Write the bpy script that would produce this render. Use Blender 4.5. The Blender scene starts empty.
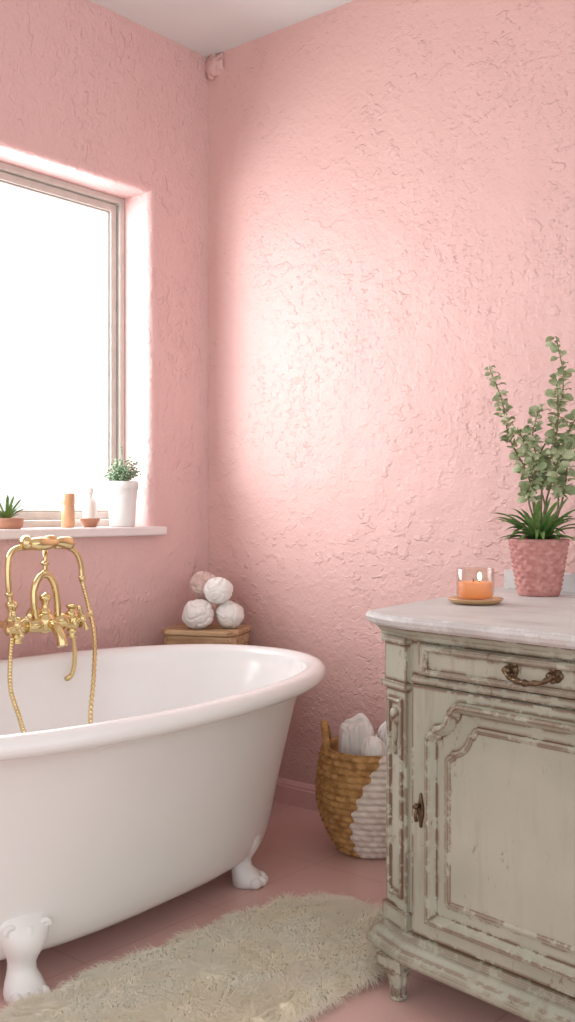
import bpy, math, random, bmesh
from mathutils import Vector, Matrix, noise
random.seed(7)
S = bpy.context.scene
COL = S.collection
try:
    S.view_settings.view_transform = 'Standard'
    S.view_settings.look = 'None'
except Exception: pass

# ---------------------------------------------------------------- helpers
class MB:
    def __init__(s): s.v=[]; s.f=[]; s.m=[]
    def add(s, v, f, m=0):
        o=len(s.v); s.v += [tuple(p) for p in v]
        s.f += [tuple(i+o for i in q) for q in f]; s.m += [m]*len(f)
    def build(s, name, mats, parent=None, smooth=True, loc=None, rot=None, bevel=0):
        me=bpy.data.meshes.new(name); me.from_pydata(s.v,[],s.f)
        if not isinstance(mats,(list,tuple)): mats=[mats]
        for m in mats: me.materials.append(m)
        for p,mi in zip(me.polygons,s.m): p.material_index=mi; p.use_smooth=smooth
        me.update()
        bm=bmesh.new(); bm.from_mesh(me); bmesh.ops.recalc_face_normals(bm,faces=bm.faces); bm.to_mesh(me); bm.free()
        ob=bpy.data.objects.new(name,me); COL.objects.link(ob)
        if parent: ob.parent=parent
        if loc: ob.location=loc
        if rot: ob.rotation_euler=rot
        if bevel:
            b=ob.modifiers.new('b','BEVEL'); b.width=bevel; b.segments=3; b.limit_method='ANGLE'; b.angle_limit=math.radians(40)
        return ob
def empty(name, loc=(0,0,0), rotz=0):
    e=bpy.data.objects.new(name,None); e.empty_display_size=.05; e.location=loc; e.rotation_euler=(0,0,rotz); COL.objects.link(e); return e
def tag(o,label,cat,group=None):
    o['label']=label; o['category']=cat
    if group: o['group']=group
    return o
def struct(o): o['kind']='structure'; return o
def boxvf(a,b):
    x0,y0,z0=a; x1,y1,z1=b
    v=[(x0,y0,z0),(x1,y0,z0),(x1,y1,z0),(x0,y1,z0),(x0,y0,z1),(x1,y0,z1),(x1,y1,z1),(x0,y1,z1)]
    f=[(3,2,1,0),(4,5,6,7),(0,1,5,4),(1,2,6,5),(2,3,7,6),(3,0,4,7)]
    return v,f
def loftvf(rings, cap0=True, cap1=True, closed=False):
    n=len(rings[0]); v=[p for r in rings for p in r]; f=[]
    R=len(rings)
    for i in range(R-1 if not closed else R):
        a=i*n; b=((i+1)%R)*n
        for j in range(n):
            k=(j+1)%n; f.append((a+j,a+k,b+k,b+j))
    if not closed:
        if cap0: f.append(tuple(range(n))[::-1])
        if cap1: f.append(tuple((R-1)*n+i for i in range(n)))
    return v,f
def lathevf(prof, seg=48, c=(0,0,0), cap0=True, cap1=True, fn=None):
    rings=[]
    for r,z in prof:
        ring=[]
        for j in range(seg):
            t=2*math.pi*j/seg; rr=max(r,1e-4)
            if fn: rr=fn(rr,z,t)
            ring.append((c[0]+rr*math.cos(t),c[1]+rr*math.sin(t),c[2]+z))
        rings.append(ring)
    return loftvf(rings,cap0,cap1)
def catmull(P, n=10):
    P=[Vector(p) for p in P]; out=[]
    Q=[P[0]*2-P[1]]+P+[P[-1]*2-P[-2]]
    for i in range(1,len(Q)-2):
        for k in range(n):
            t=k/n; a,b,c,d=Q[i-1],Q[i],Q[i+1],Q[i+2]
            out.append(.5*((2*b)+(c-a)*t+(2*a-5*b+4*c-d)*t*t+(3*b-a-3*c+d)*t**3))
    out.append(P[-1].copy()); return out
def tubevf(pts, rad, seg=12, smooth=8):
    if smooth: pts=catmull(pts,smooth)
    else: pts=[Vector(p) for p in pts]
    N=len(pts); rings=[]
    t0=(pts[1]-pts[0]).normalized()
    up=Vector((0,0,1)) if abs(t0.z)<.9 else Vector((1,0,0))
    nrm=t0.cross(up).normalized()
    for i,p in enumerate(pts):
        t=(pts[min(i+1,N-1)]-pts[max(i-1,0)]).normalized()
        nrm=(nrm-t*nrm.dot(t)).normalized(); b=t.cross(nrm)
        r=rad(i/(N-1)) if callable(rad) else rad
        rings.append([p+(nrm*math.cos(a)+b*math.sin(a))*r for a in [2*math.pi*j/seg for j in range(seg)]])
    return loftvf(rings)
def ellvf(c, r, seg=20, rings=12, fn=None, rot=None):
    R=[]
    for i in range(rings+1):
        ph=-math.pi/2+math.pi*i/rings; ring=[]
        for j in range(seg):
            t=2*math.pi*j/seg
            d=Vector((math.cos(ph)*math.cos(t),math.cos(ph)*math.sin(t),math.sin(ph)))
            if i in (0,rings): d=Vector((0.001*math.cos(t),0.001*math.sin(t),math.sin(ph)))
            k=fn(d) if fn else 1
            p=Vector((d.x*r[0],d.y*r[1],d.z*r[2]))*k
            if rot: p=rot@p
            ring.append(p+Vector(c))
        R.append(ring)
    return loftvf(R)
def offpoly(P,o):
    n=len(P); out=[]
    for i in range(n):
        a=Vector(P[i-1]); b=Vector(P[i]); c=Vector(P[(i+1)%n])
        e1=(b-a).normalized(); e2=(c-b).normalized()
        n1=Vector((e1.y,-e1.x)); n2=Vector((e2.y,-e2.x))
        m=(n1+n2)
        if m.length<1e-6: m=n1
        m.normalize(); k=o/max(.35,m.dot(n1))
        out.append((b.x+m.x*k,b.y+m.y*k))
    return out
def stackvf(P,layers):
    return loftvf([[(x,y,z) for x,y in offpoly(P,o)] for o,z in layers])

# ---------------------------------------------------------------- materials
def lin(c):
    return tuple(((x/255)/12.92 if x/255<=.04045 else (((x/255)+.055)/1.055)**2.4) for x in c)+(1,)
def newmat(name):
    m=bpy.data.materials.new(name); m.use_nodes=True; nt=m.node_tree
    return m,nt,nt.nodes['Principled BSDF']
def N(nt,t,**kw):
    n=nt.nodes.new(t)
    for k,v in kw.items(): setattr(n,k,v)
    return n
def noiseN(nt,co,scale,detail=4,rough=.5,dist=0):
    n=N(nt,'ShaderNodeTexNoise'); n.inputs['Scale'].default_value=scale; n.inputs['Detail'].default_value=detail
    n.inputs['Roughness'].default_value=rough; n.inputs['Distortion'].default_value=dist
    nt.links.new(co,n.inputs['Vector']); return n.outputs['Fac']
def ramp(nt,fac,stops):
    r=N(nt,'ShaderNodeValToRGB'); e=r.color_ramp.elements
    while len(e)<len(stops): e.new(.5)
    for i,(p,c) in enumerate(stops):
        e[i].position=p; e[i].color=c if isinstance(c,tuple) else (c,c,c,1)
    nt.links.new(fac,r.inputs['Fac']); return r.outputs['Color']
def mixc(nt,fac,a,b,mode='MIX'):
    m=N(nt,'ShaderNodeMix',data_type='RGBA',blend_type=mode)
    for idx,val in ((0,fac),(6,a),(7,b)):
        if isinstance(val,bpy.types.NodeSocket): nt.links.new(val,m.inputs[idx])
        else: m.inputs[idx].default_value=val
    return m.outputs[2]
def mth(nt,op,a,b):
    m=N(nt,'ShaderNodeMath',operation=op)
    for i,val in enumerate((a,b)):
        if isinstance(val,bpy.types.NodeSocket): nt.links.new(val,m.inputs[i])
        else: m.inputs[i].default_value=val
    return m.outputs[0]
def bump(nt,bs,h,strength=.5,dist=.01):
    b=N(nt,'ShaderNodeBump'); b.inputs['Strength'].default_value=strength; b.inputs['Distance'].default_value=dist
    nt.links.new(h,b.inputs['Height']); nt.links.new(b.outputs[0],bs.inputs['Normal'])
def simple(name,c,rough=.5,metal=0,var=.12,nscale=12,bs_=.15,bscale=60,bdist=.002,c2=None,spec=None,**kw):
    m,nt,b=newmat(name); co=N(nt,'ShaderNodeTexCoord').outputs['Object']
    c=lin(c); c2=lin(c2) if c2 else tuple(x*(1-var) for x in c[:3])+(1,)
    f=ramp(nt,noiseN(nt,co,nscale,4),[(.35,0.),(.65,1.)])
    nt.links.new(mixc(nt,f,c,c2),b.inputs['Base Color'])
    b.inputs['Roughness'].default_value=rough; b.inputs['Metallic'].default_value=metal
    if spec is not None: b.inputs['Specular IOR Level'].default_value=spec
    if bs_: bump(nt,b,noiseN(nt,co,bscale,4),bs_,bdist)
    for k,v in kw.items(): b.inputs[k].default_value=v
    return m

def stucco(name,c1,c2,c3,rough=.5,dist=.010,stretch=(1,1,1),rot=(0,0,0),chipamt=1.0):
    m,nt,b=newmat(name); tc=N(nt,'ShaderNodeTexCoord').outputs['Object']
    mp=N(nt,'ShaderNodeMapping'); mp.inputs['Scale'].default_value=stretch; mp.inputs['Rotation'].default_value=rot; nt.links.new(tc,mp.inputs[0]); co=mp.outputs[0]
    big=ramp(nt,noiseN(nt,tc,.9,3),[(.35,0.),(.7,1.)])
    col=mixc(nt,big,lin(c1),lin(c2))
    patch=ramp(nt,noiseN(nt,tc,2.8,5,.6),[(.44,0.0),(.60,1.)])
    patch2=ramp(nt,noiseN(nt,co,1.6,4),[(.42,0.08),(.62,1.)])
    chips=ramp(nt,noiseN(nt,co,22,3,.5,.0),[(.545,0.),(.61,.7),(.75,1.)])
    chips2=ramp(nt,noiseN(nt,tc,46,2.5,.5,.0),[(.57,0.),(.66,1.)])
    pits=ramp(nt,noiseN(nt,co,30,3,.5,.0),[(.33,1.),(.42,0.)])
    h=mth(nt,'MULTIPLY',mth(nt,'MULTIPLY',chips,patch),.60*chipamt)
    h=mth(nt,'ADD',h,mth(nt,'MULTIPLY',mth(nt,'MULTIPLY',chips2,patch2),.26*chipamt))
    h=mth(nt,'SUBTRACT',h,mth(nt,'MULTIPLY',mth(nt,'MULTIPLY',pits,patch2),.36))
    h=mth(nt,'ADD',h,mth(nt,'MULTIPLY',noiseN(nt,tc,6,4,.5),2.2))
    h=mth(nt,'ADD',h,mth(nt,'MULTIPLY',noiseN(nt,tc,62,3,.55),.42))
    nt.links.new(col,b.inputs['Base Color']); b.inputs['Roughness'].default_value=rough
    b.inputs['Specular IOR Level'].default_value=.4
    bump(nt,b,h,.85,dist)
    return m

M_wallb=stucco('pink_stucco',(223,184,179),(217,176,170),(220,172,160),.5,.0082,(1,1,1.4),(0,.5,0))
M_walll=stucco('pink_stucco_window_wall',(229,191,188),(224,183,180),(216,168,166),.55,.0090,(1,1.3,.8),(0,0,0),.9)
M_ceil=simple('ceiling_paint',(228,232,230),.8,var=.03,nscale=3,bs_=.2,bscale=30)
M_base=simple('baseboard_paint',(230,188,186),.3,var=.04,bs_=0)
M_enamel=simple('white_enamel',(243,243,243),.14,var=.02,nscale=3,bs_=0)
M_enamel_out=simple('white_tub_paint',(240,238,237),.35,var=.03,nscale=4,bs_=.08,bscale=25)
M_brass=simple('polished_brass',(229,210,158),.12,metal=1,var=.12,bs_=0)
M_sill=simple('sill_paint',(238,228,226),.5,var=.04,bs_=.2)
M_frame=simple('window_frame_paint',(204,198,190),.5,var=.10,nscale=20)
M_white_cer=simple('white_ceramic',(238,236,234),.35,var=.05,bs_=.1)
M_soil=simple('soil',(60,42,32),.95,var=.4,nscale=80,bs_=.8,bdist=.004)
M_amber=simple('amber_glass',(218,166,126),.2,var=.1,bs_=0)
M_terra=simple('terracotta',(196,142,116),.6,var=.15)
M_bronze=simple('antique_bronze',(118,98,76),.38,metal=.85,var=.45,nscale=60,bs_=.3)
M_sponge=simple('white_wool',(242,239,235),.9,var=.06,bs_=.6,bscale=160,bdist=.004)
M_sponge2=simple('blush_wool',(226,206,198),.9,c2=(208,176,168),nscale=30,bs_=.6,bscale=160,bdist=.004)
M_towel=simple('white_towel',(242,239,237),.95,var=.05,bs_=.5,bscale=220,bdist=.003)
M_wick=simple('golden_seagrass',(206,162,104),.7,c2=(160,116,66),nscale=40,bs_=.6,bscale=150,bdist=.003)
M_wickw=simple('cream_painted_weave',(240,230,222),.8,c2=(220,206,196),nscale=30,bs_=.5,bscale=150,bdist=.003)
M_leafd=simple('green_blade_leaf',(70,112,54),.45,c2=(128,162,92),nscale=25,bs_=0)
M_leafl=simple('sage_leaf',(138,158,112),.55,c2=(192,199,164),nscale=30,bs_=0)
M_stem=simple('stem',(118,112,78),.6,bs_=0)
M_succ=simple('succulent_green',(150,172,140),.6,c2=(112,138,106),nscale=30,bs_=0)
M_brush=simple('pink_textured_pot',(206,152,146),.7,c2=(180,120,114),nscale=55,bs_=.6,bscale=90,bdist=.005)
M_gold=simple('gold_rim_dish',(214,174,130),.35,metal=.3,bs_=0)
M_wax=simple('orange_wax',(232,154,104),.4,var=.1,bs_=0)
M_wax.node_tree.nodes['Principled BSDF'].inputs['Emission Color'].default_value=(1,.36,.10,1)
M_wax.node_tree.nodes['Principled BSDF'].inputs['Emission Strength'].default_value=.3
def furmat(name,c1,c2,tr):
    m,nt,b=newmat(name); out=nt.nodes['Material Output']
    co=N(nt,'ShaderNodeTexCoord').outputs['Object']
    c=mixc(nt,ramp(nt,noiseN(nt,co,8,4),[(.35,0.),(.65,1.)]),lin(c1),lin(c2))
    d=N(nt,'ShaderNodeBsdfDiffuse'); t=N(nt,'ShaderNodeBsdfTranslucent'); nt.links.new(c,d.inputs[0]); nt.links.new(c,t.inputs[0])
    mx=N(nt,'ShaderNodeMixShader'); mx.inputs[0].default_value=tr; nt.links.new(d.outputs[0],mx.inputs[1]); nt.links.new(t.outputs[0],mx.inputs[2]); nt.links.new(mx.outputs[0],out.inputs[0]); return m
M_fur=furmat('cream_wool_pile',(255,253,243),(255,250,235),.40)
M_rugb=furmat('cream_wool_underpile',(255,250,236),(255,246,228),0)
def emis(name,c,s):
    m,nt,b=newmat(name); b.inputs['Base Color'].default_value=c; b.inputs['Emission Color'].default_value=c; b.inputs['Emission Strength'].default_value=s; return m
M_flame=emis('flame',(1,.75,.35,1),10)
def glassm(name,tint,f=.12):
    m,nt,b=newmat(name); nt.nodes.remove(b); out=nt.nodes['Material Output']
    t=N(nt,'ShaderNodeBsdfTransparent'); t.inputs[0].default_value=tint
    g=N(nt,'ShaderNodeBsdfGlossy'); g.inputs['Roughness'].default_value=.05
    lw=N(nt,'ShaderNodeLayerWeight'); lw.inputs['Blend'].default_value=.25
    mx=N(nt,'ShaderNodeMixShader'); nt.links.new(mth(nt,'ADD',mth(nt,'MULTIPLY',lw.outputs['Facing'],.4*min(1,f*10)),f*.3),mx.inputs[0])
    nt.links.new(t.outputs[0],mx.inputs[1]); nt.links.new(g.outputs[0],mx.inputs[2]); nt.links.new(mx.outputs[0],out.inputs[0]); return m
M_glass=glassm('clear_glass',(.96,.93,.9,1))
M_pane=glassm('window_glass',(.99,.995,1,1),.01)
M_frost=simple('frosted_glass',(236,228,222),.3,bs_=0)

def wood(name,c1,c2,scale=1,rough=.6):
    m,nt,b=newmat(name); tc=N(nt,'ShaderNodeTexCoord').outputs['Object']
    mp=N(nt,'ShaderNodeMapping'); mp.inputs['Scale'].default_value=(3*scale,30*scale,30*scale); nt.links.new(tc,mp.inputs[0])
    f=noiseN(nt,mp.outputs[0],1.5,6,.6,.5)
    nt.links.new(ramp(nt,f,[(.3,lin(c2)),(.65,lin(c1))]),b.inputs['Base Color']); b.inputs['Roughness'].default_value=rough
    bump(nt,b,f,.4,.003); return m
M_wood=wood('rustic_wood',(220,188,148),(150,110,78))

def distressed(name,c1,c2,wear,ew=.6,streak=(18,18,2.5),sa=.55,chipa=.5,fl=.38,s0=.52):
    m,nt,b=newmat(name); tc=N(nt,'ShaderNodeTexCoord').outputs['Object']
    mp=N(nt,'ShaderNodeMapping'); mp.inputs['Scale'].default_value=streak; nt.links.new(tc,mp.inputs[0])
    st=noiseN(nt,mp.outputs[0],1.6,6,.65,.3)
    cl=noiseN(nt,tc,4,4)
    base=mixc(nt,ramp(nt,cl,[(.35,0.),(.65,1.)]),lin(c1),lin(c2))
    region=ramp(nt,noiseN(nt,tc,3.1,3),[(.40,.25),(.60,1.)])
    base=mixc(nt,mth(nt,'MULTIPLY',ramp(nt,st,[(s0,0.),(s0+.26,sa)]),region),base,lin(wear))
    bv=N(nt,'ShaderNodeBevel',samples=6); bv.inputs['Radius'].default_value=.012
    ge=N(nt,'ShaderNodeNewGeometry')
    dt=N(nt,'ShaderNodeVectorMath',operation='DOT_PRODUCT'); nt.links.new(bv.outputs[0],dt.inputs[0]); nt.links.new(ge.outputs['Normal'],dt.inputs[1])
    edge=mth(nt,'SUBTRACT',1.0,dt.outputs['Value'])
    edge=mth(nt,'MULTIPLY',edge,26.0)
    fine=ramp(nt,noiseN(nt,tc,18,6,.75),[(fl,0.),(fl+.08,1.)])
    edge=mth(nt,'MINIMUM',mth(nt,'MULTIPLY',edge,fine),ew)
    col=mixc(nt,edge,base,lin(wear))
    mp2=N(nt,'ShaderNodeMapping'); mp2.inputs['Scale'].default_value=(1.8,1.8,1); nt.links.new(tc,mp2.inputs[0])
    chip=ramp(nt,noiseN(nt,mp2.outputs[0],20,7,.78,.3),[(.60,0.),(.64,chipa)])
    col=mixc(nt,mth(nt,'MULTIPLY',chip,region),col,lin(wear))
    nt.links.new(col,b.inputs['Base Color']); b.inputs['Roughness'].default_value=.5
    bump(nt,b,mth(nt,'ADD',st,mth(nt,'MULTIPLY',cl,.4)),.2,.003); return m
M_cab=distressed('distressed_sage_paint',(180,180,164),(163,165,149),(106,74,54),.92,sa=.5,chipa=.75,fl=.44)
M_top=distressed('worn_painted_top',(216,216,215),(198,198,197),(150,128,112),.35,(3,10,10),.35,.3,.46,.49)

def floormat():
    m,nt,b=newmat('pink_floor'); tc=N(nt,'ShaderNodeTexCoord').outputs['Object']
    br=N(nt,'ShaderNodeTexBrick'); nt.links.new(tc,br.inputs['Vector'])
    br.inputs['Scale'].default_value=1; br.inputs['Brick Width'].default_value=.45; br.inputs['Row Height'].default_value=.45; br.inputs['Mortar Size'].default_value=.004
    br.inputs['Mortar Smooth'].default_value=.6; br.offset=.0
    br.inputs['Color1'].default_value=lin((228,190,184)); br.inputs['Color2'].default_value=lin((225,187,181)); br.inputs['Mortar'].default_value=lin((212,168,161))
    n=ramp(nt,noiseN(nt,tc,4,6,.6),[(.35,0.),(.7,1.)])
    col=mixc(nt,mth(nt,'MULTIPLY',n,.4),br.outputs['Color'],lin((216,174,167)))
    nt.links.new(col,b.inputs['Base Color']); b.inputs['Roughness'].default_value=.32
    bump(nt,b,noiseN(nt,tc,14,5),.12,.004); return m
M_floor=floormat()

# ---------------------------------------------------------------- room
H=2.9
mb=MB(); mb.add(*boxvf((-.3,-4.6,-.1),(4.6,.2,0))); struct(mb.build('floor',M_floor,smooth=False))
mb=MB(); mb.add(*boxvf((-.3,-4.6,H),(4.6,.2,H+.1))); struct(mb.build('ceiling',M_ceil,smooth=False))
mb=MB(); mb.add(*boxvf((-.3,0,0),(4.6,.2,H))); struct(mb.build('wall_back',M_wallb,smooth=False))
WY0,WY1,WZ0,WZ1=-1.62,-.312,1.03,2.29
def rect(x,o): return [(x,WY0-o,WZ0-o),(x,WY1+o,WZ0-o),(x,WY1+o,WZ1+o),(x,WY0-o,WZ1+o)]
rg=[[(0,-4.6,0),(0,0,0),(0,0,H),(0,-4.6,H)]]
r=.025
for k in range(7):
    a=math.pi/2*k/6; rg.append(rect(-r*(1-math.cos(a)), r*(1-math.sin(a))))
rg.append(rect(-.22,0)); rg.append([(-.22,-4.6,0),(-.22,0,0),(-.22,0,H),(-.22,-4.6,H)])
v,f=loftvf(rg,closed=True); mb=MB(); mb.add(v,f)
struct(mb.build('wall_left',M_walll,smooth=False))
def bbprof(L0,L1,back=True):
    pr=[(0,0),(.022,0),(.022,.062),(.016,.066),(.016,.074),(.010,.084),(0,.086)]
    if back: return [[(L0,-.0-p,z) for p,z in pr],[(L1,-.0-p,z) for p,z in pr]]
    return [[(p,L0,z) for p,z in pr],[(p,L1,z) for p,z in pr]]
mb=MB(); mb.add(*loftvf(bbprof(0.0,4.5))); struct(mb.build('baseboard_back',M_base,smooth=False))
mb=MB(); mb.add(*loftvf(bbprof(-.023,-4.5,False))); struct(mb.build('baseboard_left',M_base,smooth=False))
mb=MB(); mb.add(*ellvf((.04,-.004,H-.045),(.05,.022,.045),32,20,fn=lambda d:1+.55*noise.noise(d*2.2+Vector((3,1,2)))+.2*noise.noise(d*6)))
struct(mb.build('trim_1',M_wallb))
win=struct(empty('window_1',(0,(WY0+WY1)/2,WZ0)))
def WL(p): return (p[0],p[1]-(WY0+WY1)/2,p[2]-WZ0)
def framevf(x0,x1,o0,o1):
    def rr(x,o): return [WL(q) for q in rect(x,-o)]
    return loftvf([rr(x0,o0),rr(x1,o0),rr(x1,o1),rr(x0,o1)],closed=True)
mb=MB(); mb.add(*framevf(-.20,-.142,0.0,.024)); fr=mb.build('window_frame',M_frame,win,False,bevel=.003)
mb=MB(); mb.add(*framevf(-.195,-.158,.027,.055)); mb.add(*framevf(-.19,-.168,.055,.062)); mb.build('sash',M_frame,win,False,bevel=.003)
mb=MB(); mb.add(*boxvf(WL((-.178,WY0+.058,WZ0+.058)),WL((-.174,WY1-.058,WZ1-.058)))); mb.build('glass_pane',M_pane,win,False)
mb=MB(); mb.add(*boxvf((-.14,WY0-.05,.998),(.05,WY1+.045,1.031))); sl=mb.build('trim_2',M_sill,None,False,bevel=.008); struct(sl)

# ---------------------------------------------------------------- bathtub
tub=tag(empty('bathtub',(.615,-1.13,0),math.radians(3.5)),'white clawfoot bathtub with rolled rim standing under the window','bathtub')
def sring(hx,hy,z,n=2.5,seg=128,dy=0):
    out=[]
    for j in range(seg):
        t=2*math.pi*j/seg; c,s=math.cos(t),math.sin(t)
        out.append((hx*abs(c)**(2/n)*(1 if c>=0 else -1), dy+hy*abs(s)**(2/n)*(1 if s>=0 else -1), z))
    return out
NE=2.2
outer=[(.14,.34,.070,2.7),(.275,.55,.072,2.8),(.305,.592,.078,2.8),(.324,.616,.096,2.8),(.338,.636,.133,2.75),(.353,.655,.19,2.65),(.370,.679,.26,2.5),(.389,.706,.34,2.42),(.408,.734,.42,2.34),(.428,.764,.50,2.26),(.448,.794,.556,NE),(.456,.806,.570,NE)]
rings=[sring(a,b,z,n) for a,b,z,n in outer]
rc,zc,rr=.486,.598,.028
for k in range(15):
    a=math.radians(-135+ k*(325/14)); 
    o=rr*math.cos(a)*1.25; rings.append(sring(rc+o,.840+o,zc+rr*math.sin(a)*.95,NE))
inner=[(.438,.790,.565,NE),(.422,.762,.50,NE),(.396,.722,.42,NE),(.368,.675,.33,NE),(.328,.61,.24,NE),(.27,.52,.165,NE),(.20,.42,.128,2.2),(.10,.22,.115,2.2),(.02,.04,.112,2)]
rings+= [sring(a,b,z,n) for a,b,z,n in inner]
mb=MB(); v,f=loftvf(rings); mb.add(v,f)
for i in range(len(mb.f)): mb.m[i]=0 if i>=128*(len(outer)) else 1
tb=mb.build('tub_shell',[M_enamel,M_enamel_out],tub)
def footvf(pos,dirv,sw=1.0):
    m=MB(); u=Vector((dirv[0],dirv[1],0)).normalized(); w=Vector((-u.y,u.x,0)); P=Vector((pos[0],pos[1],0))
    sec=[(-.100,.215,.020,.010),(-.080,.212,.042,.024),(-.054,.200,.056,.036),(-.034,.182,.062,.046),(-.018,.160,.060,.048),(-.006,.137,.052,.045),(-.004,.113,.042,.038),(-.012,.092,.035,.032),(-.019,.074,.031,.029),(-.018,.056,.033,.031),(-.008,.040,.040,.040),(.002,.022,.046,.047),(.002,.004,.044,.047),(.002,0,.03,.036)]
    rs=[]
    for o,z,ww,tt in sec:
        ww*= sw if z>.10 else 1+(sw-1)*.4
        rs.append([P+u*(o+tt*math.cos(a))+w*(ww*math.sin(a)*(1+.05*math.cos(3*a)))+Vector((0,0,z)) for a in [2*math.pi*j/32 for j in range(32)]])
    m.add(*loftvf(rs))
    R=Matrix((u,w,Vector((0,0,1)))).transposed()
    for k,(s,o) in enumerate([(-.032,.030),(-.011,.040),(.011,.040),(.032,.030)]):
        m.add(*ellvf(P+u*o+w*s+Vector((0,0,.016)),(.020,.013,.016),14,10,rot=R))
    for s in (-1,1):   # soft scroll volutes
        pts=[P+u*(.012)+w*s*(.036*sw+(.014-.0011*i)*math.cos(i*.7))+Vector((0,0,.158+(.015-.0011*i)*math.sin(i*.7))) for i in range(12)]
        m.add(*tubevf(pts,lambda t:.0075-.002*t,10,3))
    m.add(*ellvf(P+u*.022+Vector((0,0,.135)),(.013,.016,.036),16,12,rot=R))
    return m
for px,py,dx,dy,sw in [(.268,.398,.85,.40,1),(.298,-.438,.95,-.30,1.08),(-.270,.405,-.85,.5,1),(-.320,-.425,-.95,-.28,1.08)]:
    footvf((px,py),(dx,dy),sw).build('foot',M_enamel_out,tub)
mb=MB(); mb.add(*lathevf([(0,0),(.03,0),(.03,.004),(.02,.007),(0,.007)],24,(0,-.3,.122))); mb.build('drain',M_brass,tub)

# ---------------------------------------------------------------- faucet
fx,fy=.20,-.942
fau=tag(empty('bath_faucet',(fx,fy,.73)),'polished brass telephone style faucet with handshower over the tub','faucet')
def FP(s,z,x=0): return Vector((x,s,z-.73))
mb=MB()
mb.add(*tubevf([FP(-.135,.735),FP(-.05,.732),FP(.05,.738),FP(.125,.742)],lambda t:.021+.004*math.sin(t*19),16,8))
for s in (-.105,.105):
    mb.add(*tubevf([FP(s,.735,-.005),FP(s,.735,-.197)],.012,14,3))
    mb.add(*tubevf([FP(s,.735,-.18),FP(s,.735,-.199)],lambda t:.022+.012*t,24,4))
    mb.add(*ellvf(FP(s,.735),(.030,.027,.031)))
    mb.add(*lathevf([(.019,-.052),(.015,-.048),(.013,-.038),(.018,-.034),(.018,-.030),(.013,-.024),(.02,-.015)],24,FP(s,.735)))
    for q in (-.033,.033): mb.add(*ellvf(FP(s+q,.735),(.027,.006,.027),20,8))
mb.add(*ellvf(FP(0,.738),(.034,.034,.036)))
for s,z0 in ((-.125,.75),(0.0,.765),(.105,.752)):
    k=1 if s<.1 else .55
    mb.add(*lathevf([(.018,0),(.021,.006),(.018,.011),(.012,.018),(.012,.032*k+.006),(.016,.038*k+.004),(.020,.046*k+.004),(.020,.052*k+.004),(.013,.058*k+.004),(.0,.066*k+.004)],24,FP(s,z0)))
mb.build('faucet_body',M_brass,fau)
mb=MB()
mb.add(*tubevf([FP(-.035,.75),FP(-.042,.80),FP(-.040,.85),FP(-.018,.885),FP(.014,.885),FP(.038,.85),FP(.048,.79),FP(.050,.70)],.0115,14))
mb.add(*ellvf(FP(.050,.70),(.0145,.0145,.010)))
mb.add(*tubevf([FP(0,.74,.01),FP(0,.73,.05),FP(0,.70,.08),FP(0,.67,.09)],lambda t:.014+.003*t,14))
mb.add(*tubevf([FP(.0,.88),FP(.0,.965)],.0078,12,3)); mb.add(*ellvf(FP(0,.925),(.014,.014,.009))); mb.add(*ellvf(FP(0,.897),(.013,.015,.009)))
mb.build('spout',M_brass,fau)
mb=MB()
mb.add(*tubevf([FP(-.127,.80),FP(-.136,.86),FP(-.138,.92),FP(-.130,.958),FP(-.100,.976),FP(-.03,.978)],.0095,14))
mb.add(*ellvf(FP(-.133,.835),(.015,.015,.008)))
mb.add(*tubevf([FP(.04,.978),FP(.085,.974),FP(.122,.955),FP(.142,.915),FP(.147,.86)],.0090,14))
mb.add(*ellvf(FP(.147,.870),(.0125,.0125,.012)))
mb.add(*tubevf([FP(-.075,.990,.012),FP(-.045,.988,.018),FP(-.0,.988,.018),FP(.045,.992,.018),FP(.085,.986,.012)],lambda t:.0125+.009*abs(math.sin(math.pi*t*1.5)),16))
mb.add(*ellvf(FP(-.082,.992,.012),(.024,.019,.024))); mb.add(*ellvf(FP(.092,.986,.01),(.018,.015,.017)))
mb.add(*ellvf(FP(.01,1.006,.015),(.010,.026,.008)))
mb.build('handshower',M_brass,fau)
def ribtube(pts,r=.0070,n=40):
    p=catmull(pts,n); k=len(p)
    return tubevf(p,lambda t:r*(1+.16*math.sin(t*k*1.25)),10,0)
mb=MB(); mb.add(*ribtube([FP(.147,.86),FP(.165,.78,.01),FP(.150,.68,.06),FP(.088,.56,.13),FP(.035,.45,.18),FP(.03,.36,.21),FP(.08,.28,.24),FP(.15,.23,.28)])); mb.build('hose',M_brass,fau)
mb=MB(); mb.add(*ribtube([FP(-.125,.70,.0),FP(-.148,.63,.025),FP(-.170,.554,.06),FP(-.175,.48,.11),FP(-.177,.42,.15),FP(-.15,.33,.20)])); mb.build('hose',M_brass,fau)
mb=MB(); mb.add(*ribtube([FP(.105,.70,.0),FP(.108,.65,.01),FP(.10,.60,.02),FP(.08,.565,.03),FP(.055,.555,.035)],.0075)); mb.build('hose',M_brass,fau)
for s in (-.135,.115):
    m=MB(); c=FP(s,.745,.045)
    m.add(*tubevf([FP(s,.745,.0),c],.009,12,3)); m.add(*ellvf(c,(.012,.014,.014)))
    for a in (0,math.pi/2):
        d=Vector((0,math.cos(a+.4),math.sin(a+.4)))
        m.add(*tubevf([c-d*.034,c-d*.015,c+d*.015,c+d*.034],.006,10,3))
        for q in (-1,1): m.add(*ellvf(c+d*.036*q,(.009,.009,.009),12,8))
    m.build('cross_handle',M_brass,fau)

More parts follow.
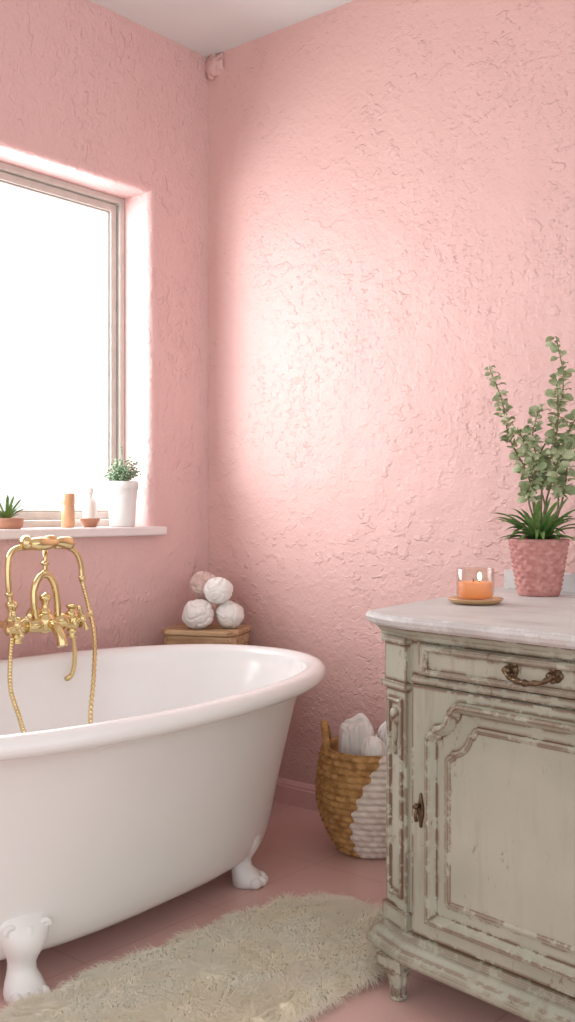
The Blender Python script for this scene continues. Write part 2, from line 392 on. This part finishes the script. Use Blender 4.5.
# ---------------------------------------------------------------- stool with wool balls
st=tag(empty('stool',(.180,-.19,0),math.radians(24)),'small rustic wooden stool in the corner behind the tub','stool')
P=[(-.148,-.085),(-.12,-.12),(.12,-.12),(.148,-.085),(.148,.08),(.12,.11),(-.12,.11),(-.148,.08)]
mb=MB(); mb.add(*stackvf(P,[(-.006,.634),(0,.638),(.001,.650),(-.005,.655)])); mb.build('seat',M_wood,st,False,bevel=.002)
mb=MB(); mb.add(*stackvf(offpoly(P,-.008),[(0,.560),(0,.594)])); mb.add(*stackvf(offpoly(P,-.008),[(0,.598),(0,.632)])); mb.add(*stackvf(offpoly(P,-.016),[(0,.562),(0,.637)])); mb.build('apron',M_wood,st,False,bevel=.002)
for x,y in ((-.11,-.08),(.11,-.08),(.11,.07),(-.11,.07)):
    mb=MB(); mb.add(*boxvf((x-.016,y-.016,0),(x+.016,y+.016,.565))); mb.build('leg',M_wood,st,False,bevel=.003)
def crease(p,w=.055): 
    n=noise.noise(p); return math.exp(-(n/w)**2)
def ball(name,c,r,mat,seed,label,cat='bath sponge'):
    o=Vector((seed*3.1,seed*1.7,seed))
    def fn(d):
        return 1.0-.08*crease(d*1.3+o,.09)-.03*crease(d*2.6+o,.09)+.08*noise.noise(d*1.5+o)+.012*noise.noise(d*14+o)
    m=MB(); m.add(*ellvf((0,0,0),(r,r*.97,r*.92),110,72,fn)); ob=m.build(name,mat,None,True,loc=c)
    return tag(ob,label,cat,'wool balls on the stool')
ball('bath_sponge',(.205,-.262,.710),.060,M_sponge,1,'round rumpled white wool bath sponge on the wooden stool')
ball('bath_sponge',(.276,-.168,.705),.054,M_sponge,2,'round rumpled white wool bath sponge on the wooden stool')
ball('bath_sponge',(.251,-.203,.796),.054,M_sponge,3,'round white wool bath sponge stacked on top of others')
ball('bath_sponge',(.128,-.165,.708),.057,M_sponge2,4,'blush pink textured bath sponge behind white ones')
ball('bath_sponge',(.143,-.172,.810),.056,M_sponge2,5,'blush pink textured bath sponge on top of the pile')

# ---------------------------------------------------------------- items on the sill
Z=1.031
pp=tag(empty('potted_succulent',(-.03,-.423,Z)),'white ceramic pot with a round pale green bushy plant','potted plant')
mb=MB(); mb.add(*lathevf([(0,0),(.042,0),(.047,.004),(.050,.05),(.054,.11),(.056,.135),(.060,.138),(.060,.165),(.056,.168),(.052,.165),(.051,.145),(0,.143)],40)); mb.build('pot',M_white_cer,pp)
mb=MB(); mb.add(*lathevf([(0,.144),(.05,.144),(.03,.154),(0,.157)],24)); mb.build('soil',M_soil,pp)
mb=MB()
for i in range(46):
    z_=random.uniform(-.1,1); t=random.uniform(0,2*math.pi); q=math.sqrt(max(0,1-z_*z_)); R_=random.uniform(.7,1.3)
    tip=Vector((.054*q*math.cos(t)*R_,.054*q*math.sin(t)*R_,.184+.066*z_*R_)); b0=Vector((random.uniform(-.02,.02),random.uniform(-.02,.02),.148)); mid=b0.lerp(tip,.5)+Vector((0,0,.012))
    mb.add(*tubevf([b0,mid,tip],.0013,5,3))
    for k in range(7):
        c=b0.lerp(tip,.45+.09*k)+Vector((random.gauss(0,.004),random.gauss(0,.004),.006+random.gauss(0,.004)))
        mb.add(*ellvf(c,(.0058,.0050,.0030),6,4,rot=Matrix.Rotation(random.uniform(0,3),3,'Z')@Matrix.Rotation(random.uniform(-1,1),3,'X')))
mb.build('foliage',M_succ,pp)
mb=MB(); mb.add(*tubevf([(0,0,.21),(.003,-.006,.262),(-.001,-.004,.296)],.0014,6,4))
for z in (.27,.281,.294): mb.add(*ellvf((.001,-.005,z),(.0045,.0045,.003),8,6))
mb.build('stem',M_succ,pp)
mb=MB(); mb.add(*lathevf([(0,0),(.022,0),(.024,.003),(.024,.075),(.022,.08),(.0235,.083),(.0235,.115),(.021,.12),(0,.121)],32)); 
tag(mb.build('bottle',M_amber,None,True,loc=(-.03,-.672,Z)),'small amber cylindrical bottle on the window sill','bottle')
mb=MB(); mb.add(*lathevf([(0,0),(.02,0),(.024,.004),(.036,.028),(.037,.032),(.034,.031),(.022,.01),(0,.008)],32))
tag(mb.build('bowl',M_terra,None,True,loc=(-.02,-.583,Z)),'tiny terracotta dish on the window sill','bowl')
mb=MB(); mb.add(*lathevf([(0,0),(.024,0),(.026,.004),(.026,.085),(.018,.1),(.010,.105),(.010,.118),(.014,.12),(.014,.14),(0,.142)],28))
tag(mb.build('bottle',M_frost,None,True,loc=(-.085,-.53,Z)),'pale frosted glass bottle beside the white pot','bottle')
al=tag(empty('potted_aloe',(-.03,-.925,Z)),'spiky green aloe in a small terracotta dish','potted plant')
mb=MB(); mb.add(*lathevf([(0,0),(.045,0),(.052,.006),(.056,.035),(.052,.036),(.05,.028),(0,.028)],32)); mb.build('pot',M_terra,al)
def bladevf(base,az,length,w,rise,droop,fold=.3,n=7):
    d=Vector((math.cos(az),math.sin(az),0)); s=Vector((-d.y,d.x,0)); v=[];f=[]
    for i in range(n+1):
        t=i/n; p=Vector(base)+d*(length*t)+Vector((0,0,rise*t-droop*t*t)); ww=w*(.55+.9*t-.2*t*t)*(1-t)**.45 if t<1 else .0004
        v+= [p-s*ww+Vector((0,0,ww*fold)),p-Vector((0,0,ww*fold)),p+s*ww+Vector((0,0,ww*fold))]
    for i in range(n):
        a=i*3; f+=[(a,a+1,a+4,a+3),(a+1,a+2,a+5,a+4)]
    return v,f
mb=MB()
for i in range(22):
    mb.add(*bladevf((0,0,.028),i*2.4,random.uniform(.04,.09),.008,random.uniform(.04,.11),.02))
mb.build('leaves',M_leafd,al)

# ---------------------------------------------------------------- basket + towels
bk=tag(empty('basket',(.955,-.225,0)),'round woven seagrass basket half painted white beside the baseboard','basket')
def brad(z): 
    t=min(1,max(0,z/.33))
    return .104+.068*math.sin(min(1,t/.58)*math.pi/2) - (.018*((t-.58)/.42)**2 if t>.58 else 0)
rows=16; seg=220; nz=rows*7
rings=[]
for i in range(nz+1):
    z=.33*i/nz; row=i/7; ri=int(row); ph=(row-ri)
    ring=[]
    for j in range(seg):
        t=2*math.pi*j/seg
        bulge=abs(math.sin(math.pi*ph))
        w=.5+.5*math.sin(t*26+ (math.pi if ri%2 else 0)+ph*2.2)
        r_=brad(z)+.0050*bulge+.0075*w*bulge
        ring.append((r_*math.cos(t),r_*math.sin(t),z+.0015))
    rings.append(ring)
for z,o in ((.335,.003),(.335,-.006),(.32,-.010),(.1,-.012),(.02,-.012)):
    rings.append([((brad(min(z,.33))+o)*math.cos(2*math.pi*j/seg),(brad(min(z,.33))+o)*math.sin(2*math.pi*j/seg),z) for j in range(seg)])
v,f=loftvf(rings); mb=MB(); mb.add(v,f)
for i,q in enumerate(mb.f):
    c=sum((Vector(mb.v[k]) for k in q[:4]),Vector())/4
    side=(c.x*.768+c.y*.64)
    if side>.020-.095*math.sin(math.pi*min(1,(.33-c.z)/.33*.75))+.006*math.sin(c.z*150): mb.m[i]=1
mb.build('basket_body',[M_wick,M_wickw],bk)
for a0 in (math.radians(215),math.radians(35)):
    m=MB(); pts=[]
    for k in range(9):
        q=-1+2*k/8; a=a0+q*.42; pts.append((.154*math.cos(a),.154*math.sin(a),.315+.085*(1-q*q)**.6))
    m.add(*tubevf(pts,lambda t:.011+.0015*math.sin(t*70),12,8)); m.build('handle',M_wick,bk)
def towel(c,r,h,seed,tilt,flat=.9):
    m=MB(); o=Vector((seed*5.3,seed*2.,0)); rs=[]
    n=80; S_=200
    for i in range(n+1):
        if i<=40: t=i/40; q=r*(.80+.20*min(1,t*1.6)); z=(h-.045)*t
        else:
            a_=(i-40)/(n-40)*math.pi/2; q=r*max(.02,math.cos(a_)**.7); z=h-.045+.045*math.sin(a_)
        rr=[]
        for j in range(S_):
            a=2*math.pi*j/S_; ca,sa=math.cos(a),math.sin(a); p=Vector((ca*q/r,sa*q/r,z*5))
            w=1+.18*noise.noise(p*.8+o)-.12*crease(p*.9+o,.10)-.05*crease(p*1.7+o*2,.10)+.018*math.sin(a*22+z*20+seed)
            rr.append((q*w*ca,q*w*sa*flat,z+.03*noise.noise(Vector((ca*q/r,sa*q/r,seed*3.)))*min(1,z/h*1.2)-.010*crease(p*1.2+o,.10)))
        rs.append(rr)
    m.add(*loftvf(rs)); ob=m.build('rolled_towel',M_towel,None,True,loc=c,rot=tilt)
    return tag(ob,'soft white rumpled towel bundled in the woven basket','towel','towels in the basket')
towel((.900,-.238,.03),.060,.390,1,(.05,.02,.4))
towel((1.012,-.170,.03),.058,.378,2,(-.02,.0,.8))
towel((1.000,-.298,.03),.048,.350,4,(.04,0,2.2))

# ---------------------------------------------------------------- rug
rug=tag(empty('rug',(1.245,-1.25,0),math.radians(-3)),'cream shaggy wool rug on the pink floor','rug')
RX,RY=.234,.585
def rr_in(x,y): 
    return (abs(x)/RX)**3.6+(abs(y)/RY)**5+.14*noise.noise(Vector((x*9,y*9,1)))
def hz_(x,y,e):
    edge=max(0.0,min(1,(1.02-e)/.45)); edge=edge**.5
    tuft=noise.noise(Vector((x*28,y*28,3)))*.007+noise.noise(Vector((x*75,y*75,7)))*.004+noise.noise(Vector((x*10,y*10,2)))*.005
    return .003+edge*(.029+tuft)
GN,GM=120,300; V=[];F=[];idx={}
for i in range(GN+1):
    for j in range(GM+1):
        x=-RX*1.04+2*RX*1.04*i/GN; y=-RY*1.04+2*RY*1.04*j/GM
        e=rr_in(x,y)
        if e<1.02: idx[(i,j)]=len(V); V.append((x,y,hz_(x,y,e)))
for i in range(GN):
    for j in range(GM):
        k=[(i,j),(i+1,j),(i+1,j+1),(i,j+1)]
        if all(q in idx for q in k): F.append(tuple(idx[q] for q in k))
mb=MB(); mb.add(V,F)
mb.build('rug_base',M_rugb,rug)
V=[];F=[];NR=[]
cnt=0
while cnt<48000:
    x=random.uniform(-RX,RX)*1.03; y=random.uniform(-RY,RY)*1.02
    e_=rr_in(x,y)
    if e_>1: continue
    cnt+=1
    q=Vector((x*9,y*9,0)); q2=Vector((x*26,y*26,5))
    lx=.35+noise.noise(q)*2.0+noise.noise(q2)*1.3+random.gauss(0,.42); ly=-.4+noise.noise(q+Vector((9,3,1)))*2.0+noise.noise(q2+Vector((4,4,4)))*1.3+random.gauss(0,.42)
    if e_>.6:
        g=Vector((x/RX/RX,y/RY/RY,0)).normalized()*(e_-.6)*3.0; lx+=g.x; ly+=g.y
    l_=max(.3,math.hypot(lx,ly)); lx/=l_; ly/=l_
    L=random.uniform(.024,.044); wv=Vector((-ly,lx,0))*.00075
    z0=hz_(x,y,e_)-.002; p0=Vector((x,y,z0)); rise=random.uniform(.12,.50)*L
    cu=Vector((-ly,lx,0))*random.gauss(0,.16)*L
    p1=p0+Vector((lx*.3*L,ly*.3*L,rise*.75)); p2=p0+Vector((lx*.65*L,ly*.65*L,rise))+cu; p3=p0+Vector((lx*L,ly*L,rise*.8))+cu*2.4
    if e_>.8:
        p2.z-=.005; p3.z=max(.002,p3.z-.013)
    o=len(V); V+= [p0-wv,p0+wv,p1-wv*1.3,p1+wv*1.3,p2-wv,p2+wv,p3]
    dirv=Vector((lx,ly,0))
    for ff in (.0,.0,.1,.1,.4,.4,.6): NR.append((Vector((0,0,1))+dirv*ff*.6).normalized())
    F+=[(o,o+1,o+3,o+2),(o+2,o+3,o+5,o+4),(o+4,o+5,o+6)]
me=bpy.data.meshes.new('pile'); me.from_pydata([tuple(p) for p in V],[],F); me.materials.append(M_fur)
bm=bmesh.new(); bm.from_mesh(me); bm.normal_update()
for fc in bm.faces:
    fc.smooth=True
    if fc.normal.z<0: fc.normal_flip()
bm.to_mesh(me); bm.free()
try: me.normals_split_custom_set_from_vertices([tuple(q) for q in NR])
except Exception as ex: print('normals',ex)
pile=bpy.data.objects.new('pile',me); COL.objects.link(pile); pile.parent=rug; pile['kind']='stuff'

# ---------------------------------------------------------------- cabinet
CR=math.radians(-8)
cab=tag(empty('cabinet',(1.52,-1.04,0),CR),'distressed sage painted cabinet with drawer, panel door and turned feet','cabinet')
Wc=.86; BK=.80
BP=[(.0,.06),(.105,.03),(Wc-.105,.03),(Wc,.06),(Wc+.20,BK),(-.20,BK)]
BPr=[(-.010,.10),(.002,.064),(.035,.047),(.095,.032),(.125,.03),(Wc-.125,.03),(Wc-.095,.032),(Wc-.035,.047),(Wc-.002,.064),(Wc+.010,.10),(Wc+.20,BK),(-.20,BK)]
mb=MB()
mb.add(*stackvf(BP,[(0,.15),(0,.835)]))
mb.add(*stackvf(BP,[(.008,.100),(.036,.102),(.042,.109),(.042,.122),(.034,.129),(.032,.134),(.020,.145),(.012,.149),(.010,.160),(.0,.165)]))
mb.add(*stackvf(BP,[(0,.806),(.010,.810),(.013,.820),(.026,.836)]))
mb.add(*boxvf((.105,.022,.716),(Wc-.105,.05,.734)))
body=mb.build('body',M_cab,cab,False,bevel=.0025)
mb=MB(); mb.add(*stackvf(BPr,[(.028,.834),(.038,.836),(.046,.842),(.050,.852),(.047,.860),(.041,.864)])); mb.build('countertop',M_top,cab,False,bevel=.0015)
mb=MB(); mb.add(*boxvf((-.20,BK-.016,.862),(Wc+.20,BK,.920))); mb.build('backsplash',M_top,cab,False,bevel=.005)
def pilaster(side):
    if side==0: a=Vector((.0,.06)); b=Vector((.105,.03))
    else: a=Vector((Wc-.105,.03)); b=Vector((Wc,.06))
    u=(b-a).normalized(); n=Vector((u.y,-u.x)); L=(b-a).length
    def T(s,d,z): return (a.x+u.x*s+n.x*d,a.y+u.y*s+n.y*d,z)
    m=MB()
    def bx(s0,s1,d0,d1,z0,z1):
        v,f=boxvf((s0,d0,z0),(s1,d1,z1)); m.add([T(*p) for p in v],f)
    bx(.012,L-.014,-.01,.010,.165,.70)
    bx(.004,L-.006,-.01,.016,.165,.205)
    bx(.004,L-.006,-.01,.018,.695,.712); bx(.010,L-.012,-.01,.012,.712,.80); bx(.004,L-.006,-.01,.019,.797,.812)
    m2=[(.028,.235),(L-.030,.235),(L-.030,.67),(.028,.67)]
    pr=[(.004,.008),(.003,.015),(-.001,.018),(-.005,.015),(-.008,.008)]
    v,f=loftvf([[(q[0],d,q[1]) for q in offpoly(m2,o)] for o,d in pr],False,False)
    m.add([T(*p) for p in v],f)
    m.build('pilaster',M_cab,cab,False,bevel=.002)
    m=MB()
    m.add(*ellvf(T(L/2,.012,.60),(.009,.008,.030),12,10)); m.add(*ellvf(T(L/2,.013,.640),(.013,.009,.013),12,8)); m.add(*ellvf(T(L/2,.012,.560),(.006,.006,.014),10,8))
    for q in (-1,1): m.add(*ellvf(T(L/2+q*.010,.012,.628),(.007,.006,.012),10,8))
    m.build('carved_drop',M_cab,cab)
pilaster(0); pilaster(1)
for x,y in ((.058,.034),(Wc-.058,.034),(-.13,.73),(Wc+.13,.73)):
    def flute(r,z,t): return r*(1+.07*math.cos(t*9)) if .012<z<.064 else r
    mb=MB(); mb.add(*lathevf([(0,0),(.016,0),(.020,.004),(.0195,.010),(.0165,.014),(.017,.020),(.023,.050),(.0265,.062),(.028,.067),(.032,.071),(.032,.076),(.026,.079)],60,(x,y,0),fn=flute))
    mb.add(*boxvf((x-.035,y-.035,.077),(x+.035,y+.035,.104)))
    mb.build('foot',M_cab,cab,False,bevel=.001)
DU0,DU1=.155,Wc-.155
mb=MB(); mb.add(*boxvf((DU0-.02,.012,.738),(DU1+.02,.06,.804)))
R0=[(DU0,.746),(DU1,.746),(DU1,.797),(DU0,.797)]
def ringpanel(m,R,prof,yb,cap=False):
    rs=[[(q[0],yb-d,q[1]) for q in offpoly(R,o)] for o,d in prof]
    m.add(*loftvf(rs,False,cap))
ringpanel(mb,R0,[(.006,0),(.006,.004),(.002,.009),(-.003,.009),(-.007,.004),(-.008,.001)],.012)
dr=mb.build('drawer',M_cab,cab,False,bevel=.0015)
hx,hz=Wc/2,.778
def rotlathe(m,prof,c,seg=20):
    v,f=lathevf(prof,seg); m.add([(c[0]+p[0],c[1]-p[2],c[2]+p[1]) for p in v],f)
mb=MB()
for s in (-1,1):
    rotlathe(mb,[(0,0),(.015,0),(.013,.003),(.007,.006),(.006,.018),(.009,.022),(0,.025)],(hx+s*.050,.012,hz))
    for q in range(3): mb.add(*ellvf((hx+s*(.050+.012*math.cos(q*2.1)),.009,hz+.012*math.sin(q*2.1)),(.007,.004,.007),10,8))
mb.add(*tubevf([(hx-.060,-.006,hz+.002),(hx-.050,-.010,hz-.004),(hx-.034,-.016,hz-.013),(hx-.015,-.018,hz-.016),(hx,-.020,hz-.017),(hx+.015,-.018,hz-.016),(hx+.034,-.016,hz-.013),(hx+.050,-.010,hz-.004),(hx+.060,-.006,hz+.002)],lambda t:.0036+.0024*math.sin(math.pi*t)+.0010*math.sin(t*40),12,8))
mb.add(*ellvf((hx,-.020,hz-.017),(.009,.0075,.0075),12,8))
mb.build('handle',M_bronze,dr)['label']='antique bronze bail handle'
mb=MB(); mb.add(*boxvf((.113,.016,.172),(Wc-.113,.05,.713)))
def notched(x0,x1,z0,z1,r):
    T_=[]
    T_.append((x1,z1-r*1.55)); T_.append((x1-r*.10,z1-r*1.40)); T_.append((x1-r*.30,z1-r*1.30))
    for k in range(9):
        a=math.radians(262-74*k/8); T_.append((x1-.18*r+r*1.0*math.cos(a), z1-.18*r+r*1.0*math.sin(a)))
    T_.append((x1-r*1.30,z1-r*.30)); T_.append((x1-r*1.40,z1-r*.10)); T_.append((x1-r*1.55,z1))
    return [(x0,z0),(x1,z0)]+T_+[(x0+x1-p[0],p[1]) for p in T_][::-1]
DPn=notched(.172,Wc-.172,.218,.682,.050)
ringpanel(mb,DPn,[(.012,0),(.012,.009),(.008,.018),(.001,.020),(-.004,.015),(-.008,.008),(-.012,.003),(-.013,.0005)],.016)
ringpanel(mb,notched(.212,Wc-.212,.258,.645,.052),[(.004,0),(.002,.004),(-.004,.006),(-.009,.004),(-.011,.003)],.016,True)
door=mb.build('door',M_cab,cab,False,bevel=.0012)
mb=MB()
plate=[(.140+.0080*math.cos(t)*(1+.25*math.cos(4*t)),.444+.038*math.sin(t)) for t in [2*math.pi*j/32 for j in range(32)]]
mb.add(*loftvf([[(x,.017,z) for x,z in plate],[(x,.013,z) for x,z in plate],[(x,.011,z) for x,z in offpoly(plate,-.002)]]))
rotlathe(mb,[(0,0),(.005,0),(.004,.008),(.006,.011),(.007,.015),(.005,.019),(0,.020)],(.140,.012,.456))
mb.add(*tubevf([(.140,.000,.450),(.140,-.004,.436),(.140,.000,.424)],lambda t:.003+.0015*t,10,5))
mb.build('handle',M_bronze,door)['label']='antique bronze knob on a slim plate'
for z in (.27,.62):
    mb=MB(); mb.add(*tubevf([(Wc-.112,.012,z-.03),(Wc-.112,.012,z+.03)],.005,10,2)); mb.build('hinge',M_bronze,door)

# ---------------------------------------------------------------- candle
CT=.8645
mb=MB(); mb.add(*lathevf([(0,0),(.048,0),(.060,.004),(.068,.011),(.069,.014),(.064,.013),(.05,.008),(0,.007)],48))
tag(mb.build('dish',M_gold,None,True,loc=(1.60,-.70,CT)),'small round gold dish holding a candle on the cabinet','dish')
cd=tag(empty('candle',(1.60,-.70,CT+.0075)),'lit orange candle in a clear glass jar on a dish','candle')
mb=MB(); mb.add(*lathevf([(0,0),(.038,0),(.043,.004),(.046,.012),(.046,.078),(.0445,.080),(.043,.078),(.043,.012),(.038,.006),(0,.006)],48)); mb.build('jar',M_glass,cd)
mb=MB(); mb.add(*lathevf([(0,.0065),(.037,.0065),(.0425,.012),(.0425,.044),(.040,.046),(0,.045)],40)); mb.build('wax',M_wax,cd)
for dx,dy in ((.014,-.004),(-.010,.008)):
    mb=MB(); mb.add(*tubevf([(dx,dy,.044),(dx,dy,.053)],.0012,6,2)); mb.build('wick',M_soil,cd)
mb=MB(); mb.add(*ellvf((.014,-.004,.062),(.005,.005,.012),14,12,fn=lambda d:1-.3*max(0,d.z))); mb.build('flame',M_flame,cd)

# ---------------------------------------------------------------- tall plant on the cabinet
pl=tag(empty('potted_plant',(1.612,-.378,CT)),'leafy sage green plant in a pink textured pot on the cabinet','potted plant')
def knob(r,z,t):
    ro=int(z/.012)
    b_=r*(1+.07*max(0,math.sin(t*13+(math.pi/1 if ro%2 else 0)))*abs(math.sin(math.pi*z/.012))) if .008<z<.145 else r
    return b_*(1+.02*noise.noise(Vector((math.cos(t)*6,math.sin(t)*6,z*90))))
prof=[(0,0),(.052,0),(.055,.003)]+[(.056+.021*(k/64),.005+.139*k/64) for k in range(65)]+[(.080,.147),(.080,.151),(.076,.153),(.072,.150),(.071,.135),(0,.134)]
mb=MB(); mb.add(*lathevf(prof,130,fn=knob)); mb.build('pot',M_brush,pl)
mb=MB(); mb.add(*lathevf([(0,.135),(.070,.135),(.04,.148),(0,.15)],32)); mb.build('soil',M_soil,pl)
mb=MB()
for i in range(66):
    ri=random.uniform(.06,.18)
    mb.add(*bladevf((random.uniform(-.012,.012),random.uniform(-.012,.012),.14),i*2.399+random.uniform(-.2,.2),random.uniform(.07,.135),random.uniform(.008,.012),ri,min(random.uniform(.04,.13),ri*.9)))
mb.build('rosette_leaves',M_leafd,pl)
Rv=Vector((.768,.64,0)); Vv=Vector((-.64,.768,0))
stems=[(-.130,.02,.485,.025,.26),(-.075,-.06,.31,-.03,.40),(.055,.03,.57,-.045,.34),(.135,-.04,.50,-.03,.32),(.190,.05,.38,.03,.38),(-.005,-.03,.37,.03,.45),(.11,.07,.30,.03,.45),(.03,-.07,.44,-.02,.42)]
for si,(a,b,h,bw,st0) in enumerate(stems):
    m=MB(); tip=Rv*a+Vv*b+Vector((0,0,.134+h))
    b0=Rv*a*.12+Vector((0,0,.135)); pts=[b0]
    for k in (.2,.4,.6,.8): pts.append(b0.lerp(tip,k)+Rv*(-a*.15*math.sin(math.pi*k)+bw*math.sin(math.pi*2*k)*.6+random.gauss(0,.006))+Vv*random.gauss(0,.010))
    pts.append(tip)
    m.add(*tubevf(pts,lambda t:.0032*(1-.6*t),8,8),0)
    cp=catmull(pts,14); n=len(cp)
    for i in range(int(n*st0),n):
        t=i/n
        for s_ in (1,-1):
            if random.random()<.12: continue
            az=i*1.9+(0 if s_>0 else math.pi)+random.uniform(-.7,.7); sz=random.uniform(.007,.0165)*(1-.38*t)*1.2
            d=Vector((math.cos(az),math.sin(az),random.uniform(-.5,.8))).normalized()
            q=(Matrix.Rotation(random.uniform(-1.3,1.3),3,d)@d.cross(Vector((0,0,1))).normalized()); nn=d.cross(q)
            gap=sz*1.1+random.uniform(.001,.010)
            c=cp[i]+d*gap; vs=[]
            for k in range(10):
                th=2*math.pi*k/10; vs.append(c+d*math.cos(th)*sz*1.10+q*math.sin(th)*sz*.85+nn*.003*math.cos(2*th))
            vs.append(c-nn*.0025); m.add(vs,[(k,(k+1)%10,10) for k in range(10)],1)
            m.add(*tubevf([cp[i],cp[i]+d*(gap-sz*.9)],.0008,5,0),0)
    m.build('stem',[M_stem,M_leafl],pl)

# ---------------------------------------------------------------- light
w=bpy.data.worlds.new('sky'); S.world=w; w.use_nodes=True
bg=w.node_tree.nodes['Background']; bg.inputs[0].default_value=(1,.995,.985,1); bg.inputs[1].default_value=1.42
def area(name,loc,target,size,power,color,sy=None):
    l=bpy.data.lights.new(name,'AREA'); l.size=size; l.energy=power; l.color=color
    if sy: l.shape='RECTANGLE'; l.size_y=sy
    o=bpy.data.objects.new(name,l); o.location=loc; COL.objects.link(o)
    o.rotation_euler=(Vector(target)-Vector(loc)).to_track_quat('-Z','Y').to_euler(); return o
area('sun_glow',(-1.20,-3.4,1.70),(.32,0,1.40),1.8,120,(.98,1,1))
area('window_skylight',(-.75,-1.0,1.75),(1,-1.0,1.6),2.4,92,(.99,1,1),1.9)

# ---------------------------------------------------------------- camera
cam=bpy.data.cameras.new('camera'); co=bpy.data.objects.new('camera',cam); COL.objects.link(co)
cam.sensor_fit='VERTICAL'; cam.sensor_height=36; cam.lens=1020/1022*36; cam.shift_y=-3/1022
co.location=(2.855,-2.93,1.1); co.rotation_euler=(math.pi/2,0,math.atan2(.64,.768))
cam.clip_start=.05
S.camera=co
